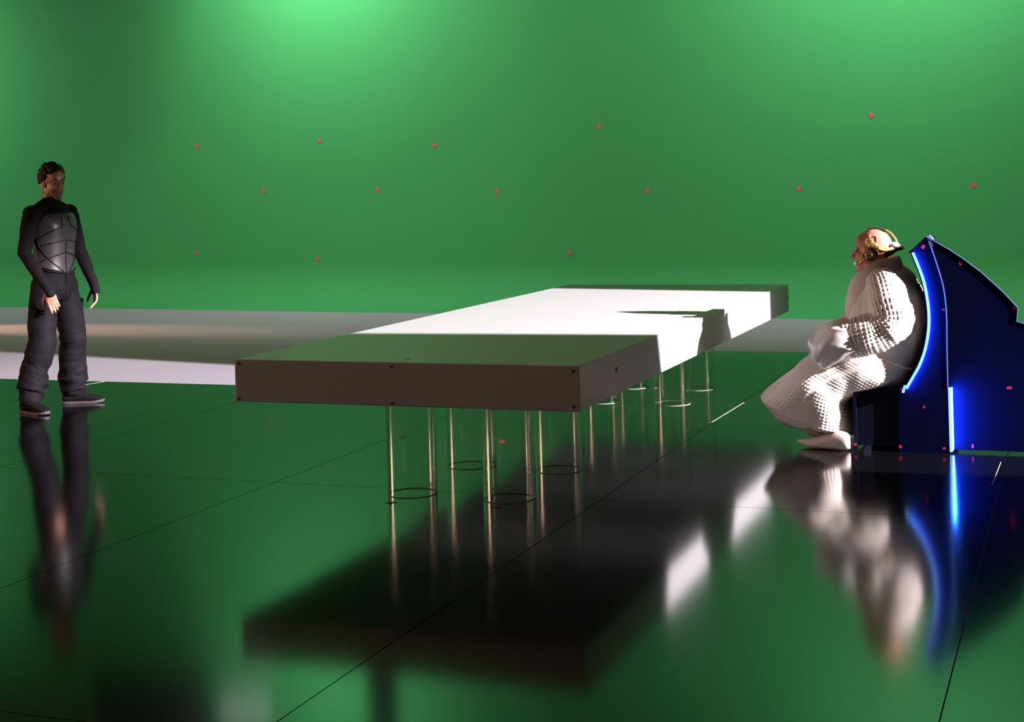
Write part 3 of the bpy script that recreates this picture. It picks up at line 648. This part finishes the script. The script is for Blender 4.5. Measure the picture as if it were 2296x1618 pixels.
tag(old, 'seated bald person in cream quilted robe and gold headset on the blue chair', 'person')
for s in (-1, 1):
    bm = bmesh.new(); ball(bm, PO + pff * 0.0775 + pl * (0.031 * s) + Vector((0, 0, 0.002)), (0.0115, 0.0125, 0.0070)); e_ = from_bm('eye', bm, M_EYE, old, True)
    bm = bmesh.new(); ball(bm, PO + pff * 0.0855 + pl * (0.0315 * s) + Vector((0, 0, 0.002)), (0.0042, 0.0055, 0.0055), sub=2); from_bm('iris', bm, M_IRIS, e_, True)

CELL = 0.021
def tri(x): x = x - math.floor(x); return 1 - abs(2 * x - 1)
def quilt(su, sv): return tri(su / CELL) * 0.5 + tri(sv / CELL) * 0.5 if False else min(tri(su / CELL), tri(sv / CELL))
def puff(st, n_round, n_long, ex=2.4, amp=0.006, plain=None, fold=None, mats=None, capround=True):
    """closed cloth body: st = (front_u, front_z, back_u, back_z, v_centre, half_width); waffle relief is real geometry"""
    bm = bmesh.new(); seq = []; base = []
    K = len(st) - 1
    for i in range(n_long):
        fu, fz, bu, bz, vc, hw = crom(st, K * i / (n_long - 1)); row = []
        for j in range(n_round):
            a = 2 * PI * j / n_round; c, s = math.cos(a), math.sin(a)
            cc = math.copysign(abs(c) ** (2 / ex), c); ss = math.copysign(abs(s) ** (2 / ex), s)
            mu, mz = (fu + bu) / 2, (fz + bz) / 2
            row.append(Vector((mu + (fu - mu) * cc, vc + hw * ss, mz + (fz - mz) * cc)))
        base.append(row)
    # arc-length coordinates
    mid = base[n_long // 2]; per = sum((mid[j] - mid[j - 1]).length for j in range(n_round)); per = round(per / CELL) * CELL
    acc = [0.0]
    for j in range(1, n_round): acc.append(acc[-1] + (mid[j] - mid[j - 1]).length)
    tot = acc[-1] + (mid[0] - mid[-1]).length; acc = [x * per / tot for x in acc]
    lon = [[0.0] * n_round for _ in range(n_long)]
    for i in range(1, n_long):
        step = sum((base[i][j] - base[i - 1][j]).length for j in range(0, n_round, 8)) / len(range(0, n_round, 8))
        for j in range(n_round): lon[i][j] = lon[i - 1][j] + step
    nrm = [[None] * n_round for _ in range(n_long)]
    for i in range(n_long):
        for j in range(n_round):
            du = base[i][(j + 1) % n_round] - base[i][j - 1]; dv = base[min(i + 1, n_long - 1)][j] - base[max(i - 1, 0)][j]
            q = du.cross(dv); nrm[i][j] = q.normalized() if q.length > 1e-12 else Vector((0, 0, 1))
    cen = sum((base[n_long // 2][j] for j in range(n_round)), Vector()) / n_round
    sgn = 1 if sum(nrm[n_long // 2][j].dot(base[n_long // 2][j] - cen) for j in range(n_round)) > 0 else -1
    verts = []
    for i in range(n_long):
        row = []
        for j in range(n_round):
            p = base[i][j]; nn = nrm[i][j] * sgn; h = 0.0
            if fold: h += fold(p, i / (n_long - 1), j / n_round)
            if not (plain and plain(j / n_round, i / (n_long - 1))): h += amp * quilt(acc[j], lon[i][j])
            row.append(bm.verts.new(p + nn * h))
        verts.append(row)
    for i in range(n_long - 1):
        for j in range(n_round):
            fc = bm.faces.new((verts[i][j], verts[i][(j + 1) % n_round], verts[i + 1][(j + 1) % n_round], verts[i + 1][j]))
            if plain and plain((j + .5) / n_round, (i + .5) / (n_long - 1)): fc.material_index = 1
    for row in (verts[0], verts[-1]):
        c = bm.verts.new(sum((v.co for v in row), Vector()) / n_round)
        for j in range(n_round): bm.faces.new((row[j], row[(j + 1) % n_round], c))
    return bm
nz = lambda p, s, o=0: noise.noise(Vector((p.x * s + o, p.y * s - o, p.z * s + 2 * o)))
# robe torso
ST = [(-1.30, 0.42, -0.93, 0.345, 8.5, 0.25), (-1.335, 0.50, -0.875, 0.44, 8.5, 0.275), (-1.285, 0.60, -0.835, 0.56, 8.5, 0.28), (-1.245, 0.70, -0.818, 0.70, 8.5, 0.265),
      (-1.225, 0.78, -0.828, 0.80, 8.5, 0.255), (-1.205, 0.86, -0.862, 0.89, 8.5, 0.235), (-1.18, 0.93, -0.915, 0.955, 8.5, 0.18), (-1.12, 0.955, -0.955, 0.985, 8.5, 0.10)]
front_band = lambda w: (lambda j, i: j < w or j > 1 - w)
bm = puff(ST, 300, 150, 2.3, 0.0032, lambda j, i: j < .16 or j > .84, lambda p, i, j: 0.010 * nz(p, 7, 3) + 0.006 * nz(p, 16, 8))
robe = from_bm('quilted_robe', bm, [M_ROBE, M_BAND], old, True)
# lower robe over the legs, sweeping to the front
LS = [(-1.22, 0.60, -0.875, 0.43, 8.5, 0.27), (-1.34, 0.575, -0.925, 0.352, 8.5, 0.300), (-1.43, 0.525, -1.06, 0.322, 8.5, 0.320), (-1.50, 0.470, -1.17, 0.290, 8.5, 0.335), (-1.57, 0.408, -1.235, 0.245, 8.5, 0.345),
      (-1.65, 0.342, -1.225, 0.165, 8.5, 0.345), (-1.728, 0.284, -1.215, 0.095, 8.5, 0.335), (-1.744, 0.268, -1.213, 0.080, 8.5, 0.332), (-1.735, 0.250, -1.213, 0.070, 8.5, 0.330), (-1.705, 0.208, -1.215, 0.078, 8.5, 0.32), (-1.655, 0.150, -1.22, 0.074, 8.5, 0.30), (-1.58, 0.108, -1.25, 0.080, 8.5, 0.24)]
bm = puff(LS, 320, 180, 3.0, 0.007, lambda j, i: (j < .20 or j > .80), lambda p, i, j: 0.014 * nz(p, 5, 1) + 0.007 * nz(p, 13, 5) + (0.010 * math.sin(j * 2 * PI * 7 + 3 * i) * max(0, i - .35) if (j < .15 or j > .85) else 0))
skirt = from_bm('robe_skirt', bm, [M_ROBE, M_BAND], robe, True)
# sleeves: rings around a bent arm path
def sleeve(P, Rr, n_round, n_long, amp, plain_from, phase):
    bm = bmesh.new(); pts = spline(P, n_long); rr = [crom([(r,) for r in Rr], (len(Rr) - 1) * i / (n_long - 1))[0] for i in range(n_long)]
    seq = []; prev = None; lon = 0.0; per = round(2 * PI * max(Rr) / CELL) * CELL
    for i, p in enumerate(pts):
        d = (pts[min(i + 1, n_long - 1)] - pts[max(i - 1, 0)]).normalized()
        s = (prev - d * prev.dot(d)).normalized() if prev else d.cross(Vector((0, 1, 0))).normalized()
        prev = s; t = d.cross(s)
        if i: lon += (pts[i] - pts[i - 1]).length
        k = i / (n_long - 1); row = []
        for j in range(n_round):
            a = 2 * PI * j / n_round; dr = s * math.cos(a) + t * math.sin(a)
            h = amp * quilt(per * j / n_round, lon) if k < plain_from else 0
            q = p + dr * rr[i]
            h += 0.012 * nz(q, 8, phase) + 0.007 * nz(q, 19, phase + 3)
            h += 0.012 * math.sin(lon * 38 + 3 * math.sin(a + phase)) * max(0, 0.5 + 0.5 * math.cos(a * 1 + 1.0)) * math.exp(-((k - .5) / .2) ** 2)
            row.append(bm.verts.new(q + dr * h))
        seq.append(row)
    for A, B in zip(seq, seq[1:]):
        for j in range(n_round): bm.faces.new((A[j], A[(j + 1) % n_round], B[(j + 1) % n_round], B[j]))
    for row in (seq[0], seq[-1]):
        c = bm.verts.new(sum((v.co for v in row), Vector()) / n_round)
        for j in range(n_round): bm.faces.new((row[j], row[(j + 1) % n_round], c))
    return bm
for s, nm in ((-1, 'near'), (1, 'far')):
    y = lambda k: 8.5 + s * k
    P = [(-1.045, y(0.16), 0.925), (-1.005, y(0.265), 0.885), (-0.975, y(0.335), 0.80), (-0.965, y(0.352), 0.715), (-1.045, y(0.362), 0.660), (-1.12, y(0.368), 0.640), (-1.20, y(0.368), 0.618)]
    bm = sleeve(P, [0.075, 0.098, 0.105, 0.102, 0.100, 0.104, 0.102], 220, 140, 0.007, 2.0, 2 if s < 0 else 5)
    sl = from_bm('sleeve', bm, M_ROBE, robe, True)
    # satin cuff gathered over the hands
    bm = bmesh.new(); P = [(-1.175, y(0.368), 0.628), (-1.225, y(0.367), 0.610), (-1.285, y(0.362), 0.585), (-1.325, y(0.355), 0.562), (-1.355, y(0.345), 0.545), (-1.375, y(0.335), 0.535)]
    pts = spline(P, 60); seq = []; R6 = [0.104, 0.110, 0.108, 0.102, 0.092, 0.060]; prev = None
    for i, p in enumerate(pts):
        d = (pts[min(i + 1, 59)] - pts[max(i - 1, 0)]).normalized(); sd = (prev - d * prev.dot(d)).normalized() if prev else d.cross(Vector((0, 1, 0))).normalized(); prev = sd; t = d.cross(sd)
        r = crom([(q,) for q in R6], 5 * i / 59)[0]; row = []
        for j in range(96):
            a = 2 * PI * j / 96; dr = sd * math.cos(a) + t * math.sin(a); q = p + dr * r
            h = 0.006 * math.sin(a * 4 + 5 * nz(q, 5, 1) + i * 0.05) + 0.008 * (1 - abs(math.sin(a * 2.5 + i * 0.045 + 4 * nz(q, 4, 6)))) ** 2 + 0.012 * nz(q, 9, 4); row.append(bm.verts.new(q + dr * h))
        seq.append(row)
    for A, B in zip(seq, seq[1:]):
        for j in range(96): bm.faces.new((A[j], A[(j + 1) % 96], B[(j + 1) % 96], B[j]))
    for row in (seq[0], seq[-1]):
        c = bm.verts.new(sum((v.co for v in row), Vector()) / 96)
        for j in range(96): bm.faces.new((row[j], row[(j + 1) % 96], c))
    cf = from_bm('cuff', bm, M_SATIN, robe, True); cf['label'] = 'pale satin cuff covering the hands'
# shawl collar: flattened roll from the chest around the neck
bm = bmesh.new()
C = [(-1.240, 8.50, 0.735), (-1.224, 8.41, 0.790), (-1.185, 8.345, 0.865), (-1.130, 8.325, 0.930), (-1.050, 8.345, 0.972), (-0.985, 8.41, 0.990), (-0.965, 8.50, 0.990)]
C = C + [(a, 17.0 - b, c) for a, b, c in C[-2::-1]]
pts = spline(C, 100); seq = []
for i, p in enumerate(pts):
    d = (pts[min(i + 1, 99)] - pts[max(i - 1, 0)]).normalized(); k = abs(i / 99 - 0.5) * 2
    cen = Vector((-1.10, 8.5, p.z)); out = (p - cen); out -= d * out.dot(d); out.normalize()
    up = Vector((0.0, 0, 1)) + out * (-0.10 + 0.25 * k); up -= d * up.dot(d); up.normalize(); w = 0.058 - 0.018 * k ** 2; nn = d.cross(up).normalized()
    seq.append([bm.verts.new(p + up * (w * math.cos(2 * PI * j / 32)) + nn * ((0.024 + 0.006 * nz(p, 9, 2)) * math.sin(2 * PI * j / 32))) for j in range(32)])
rings_to_mesh(bm, seq); cl = from_bm('shawl_collar', bm, M_BAND, robe, True); cl['label'] = 'plain rolled shawl collar'
# slippers
for yv, dx, dz in ((8.205, 0.0, 0.22), (8.60, -0.01, -0.05)):
    bm = bmesh.new(); seq = []
    ST2 = [(-1.515, 0.003, 0.030, 0.038), (-1.49, 0.014, 0.014, 0.046), (-1.45, 0.030, 0.004, 0.054), (-1.40, 0.042, 0.002, 0.064), (-1.34, 0.046, 0.002, 0.085), (-1.28, 0.042, 0.004, 0.105), (-1.235, 0.034, 0.006, 0.100), (-1.215, 0.018, 0.012, 0.085)]
    for t in range(36):
        x, w, z0, z1 = crom(ST2, t * 7 / 35); h = (z1 - z0) / 2
        seq.append([bm.verts.new((x + dx, yv + (-1.22 - x) * dz + w * math.cos(q), z0 + h + h * math.copysign(abs(math.sin(q)) ** 0.8, math.sin(q)))) for q in [2 * PI * j / 24 for j in range(24)]])
    rings_to_mesh(bm, seq); from_bm('pointed_slipper', bm, M_SLIP, old, True)
# ------------------------------------------------------------------ gold headset (zoomed-photo units / 10.79 px, 2.45 mm per px)
K = 0.000227
def H(zx, zy, y=0.0): return PO + pf * ((800 - zx) * K) + Vector((0, 0, (800 - zy) * K)) + pl * y
def hy(zx, zy):
    x = (800 - zx) * K; z = (800 - zy) * K
    q = 1 - ((x + 0.014) / 0.115) ** 2 - ((z - 0.02) / 0.125) ** 2
    return 0.080 * math.sqrt(max(q, 0.12)) + 0.006
hs = None
plate_pts = [(610, 690), (640, 650), (725, 640), (735, 560), (715, 500), (650, 490), (690, 460), (745, 470), (752, 360), (788, 352), (835, 475), (925, 555), (1010, 612), (1130, 655), (1240, 688), (1235, 725), (1120, 735), (1030, 765), (990, 735), (930, 690), (850, 672), (770, 690), (715, 735), (684, 790), (682, 850), (640, 852), (605, 790)]
for s in (1, -1):
    bm = bmesh.new(); fcs = [bm.verts.new((zx, 0, zy)) for zx, zy in plate_pts]; bm.faces.new(fcs)
    bmesh.ops.triangulate(bm, faces=bm.faces); bmesh.ops.subdivide_edges(bm, edges=bm.edges, cuts=4); bmesh.ops.triangulate(bm, faces=bm.faces)
    for v in bm.verts: v.co = H(v.co.x, v.co.z, s * hy(v.co.x, v.co.z))
    o = from_bm('headset', bm, M_GOLD, old if hs is None else hs, True) if hs is None else from_bm('side_plate', bm, M_GOLD, hs, True)
    sd = o.modifiers.new('thick', 'SOLIDIFY'); sd.thickness = 0.007; sd.offset = 0
    if hs is None: hs = o; hs['label'] = 'gold framed headset with round brown ear cups'
    bm = bmesh.new(); c = H(848, 838, s * 0.090); bmesh.ops.create_cone(bm, cap_ends=True, segments=40, radius1=0.0375, radius2=0.0355, depth=0.026, matrix=Matrix.Translation(c) @ Matrix.Rotation(PI / 2 * s, 4, 'X')); bevel(bm, 0.002, 2); from_bm('ear_cup', bm, M_CUP, hs, False)
    bm = bmesh.new(); ring = [H(848, 838, s * 0.1035) + Vector((0.0365 * math.cos(q), 0, 0.0365 * math.sin(q))) for q in [2 * PI * j / 40 for j in range(41)]]; tube(bm, ring, 0.0022, 8); from_bm('cup_rim', bm, M_DKB, hs, True)
    bm = bmesh.new(); ball(bm, H(850, 848, s * 0.104), 0.004, sub=2); from_bm('stud', bm, M_GOLD, hs, True)
    for a, b in ((762, 622), (950, 638)):
        bm = bmesh.new(); ball(bm, H(a, b, s * (hy(a, b) + 0.004)), 0.004, sub=2); from_bm('stud', bm, M_GOLD, hs, True)
    bm = bmesh.new(); tube(bm, spline([H(600, 840, s * 0.074), H(600, 900, s * 0.070), H(565, 980, s * 0.060), H(505, 1065, s * 0.048)], 14), [0.0075] * 5 + [0.007] * 5 + [0.006] * 4, 10); from_bm('cheek_guard', bm, M_GOLD, hs, True)
    bm = bmesh.new(); tube(bm, spline([H(670, 965, s * 0.068), H(600, 1010, s * 0.062), H(545, 1060, s * 0.054), H(515, 1105, s * 0.046)], 14), 0.005, 10); from_bm('cheek_guard', bm, M_GOLD, hs, True)
    bm = bmesh.new(); tube(bm, spline([H(1010, 700, s * 0.086), H(1130, 740, s * 0.070), H(1270, 720, s * 0.045), H(1380, 700, s * 0.015)], 14), [0.010] * 14, 10); from_bm('neck_band', bm, M_GOLD, hs, True)
    bm = bmesh.new(); tube(bm, spline([H(800, 500, s * 0.066), H(860, 430, s * 0.060), H(930, 440, s * 0.062), H(945, 540, s * 0.070)], 12), 0.006, 8); from_bm('temple_loop', bm, M_DKB, hs, True)
bm = bmesh.new(); tube(bm, spline([H(735, 250), H(830, 228), H(930, 225), H(1040, 245), H(1150, 290)], 24), 0.006, 10, flat=2.4, side=(0, 1, 0)); from_bm('crown_strap', bm, M_DKB, hs, True)
bm = bmesh.new(); tube(bm, spline([H(1040, 262), H(1130, 345), H(1180, 470), H(1215, 560), H(1290, 590)], 24), 0.007, 10, flat=1.6, side=(0, 1, 0)); from_bm('crown_strap', bm, M_DKB, hs, True)
bm = bmesh.new(); tube(bm, spline([H(1150, 268), H(1260, 340), H(1350, 450), H(1405, 560), H(1425, 640)], 24), 0.0055, 10); from_bm('rear_hoop', bm, M_GOLD, hs, True)
bm = bmesh.new(); ball(bm, H(445, 1068), (0.021, 0.048, 0.018), Matrix.Rotation(-0.25, 3, 'Y')); from_bm('chin_guard', bm, M_WHITEP, hs, True)
bm = bmesh.new(); ball(bm, H(1350, 640), (0.030, 0.045, 0.017), Matrix.Rotation(0.1, 3, 'Y')); from_bm('lit_back_plate', bm, M_WHITEP, hs, True)  # back plate coloured white for the lamp light falling on it
# dark cropped tuft at the nape
bm = bmesh.new(); tube(bm, spline([H(1030, 840, 0.02), H(1180, 790, 0.02), H(1330, 730, 0.015), H(1470, 690, 0.01)], 12), [0.024, 0.028, 0.030, 0.031, 0.030, 0.029, 0.027, 0.025, 0.022, 0.018, 0.014, 0.009], 14)
rnd = random.Random(5)
for i in range(34):
    a = H(rnd.uniform(1150, 1400), rnd.uniform(690, 800), rnd.uniform(-0.03, 0.04)); b = H(rnd.uniform(1420, 1590), rnd.uniform(650, 760), rnd.uniform(-0.03, 0.03))
    tube(bm, [a, a.lerp(b, .5) + Vector((0, 0, rnd.uniform(-.004, .006))), b], [0.005, 0.004, 0.0012], 6)
from_bm('hair_tuft', bm, M_HAIR, old, True)
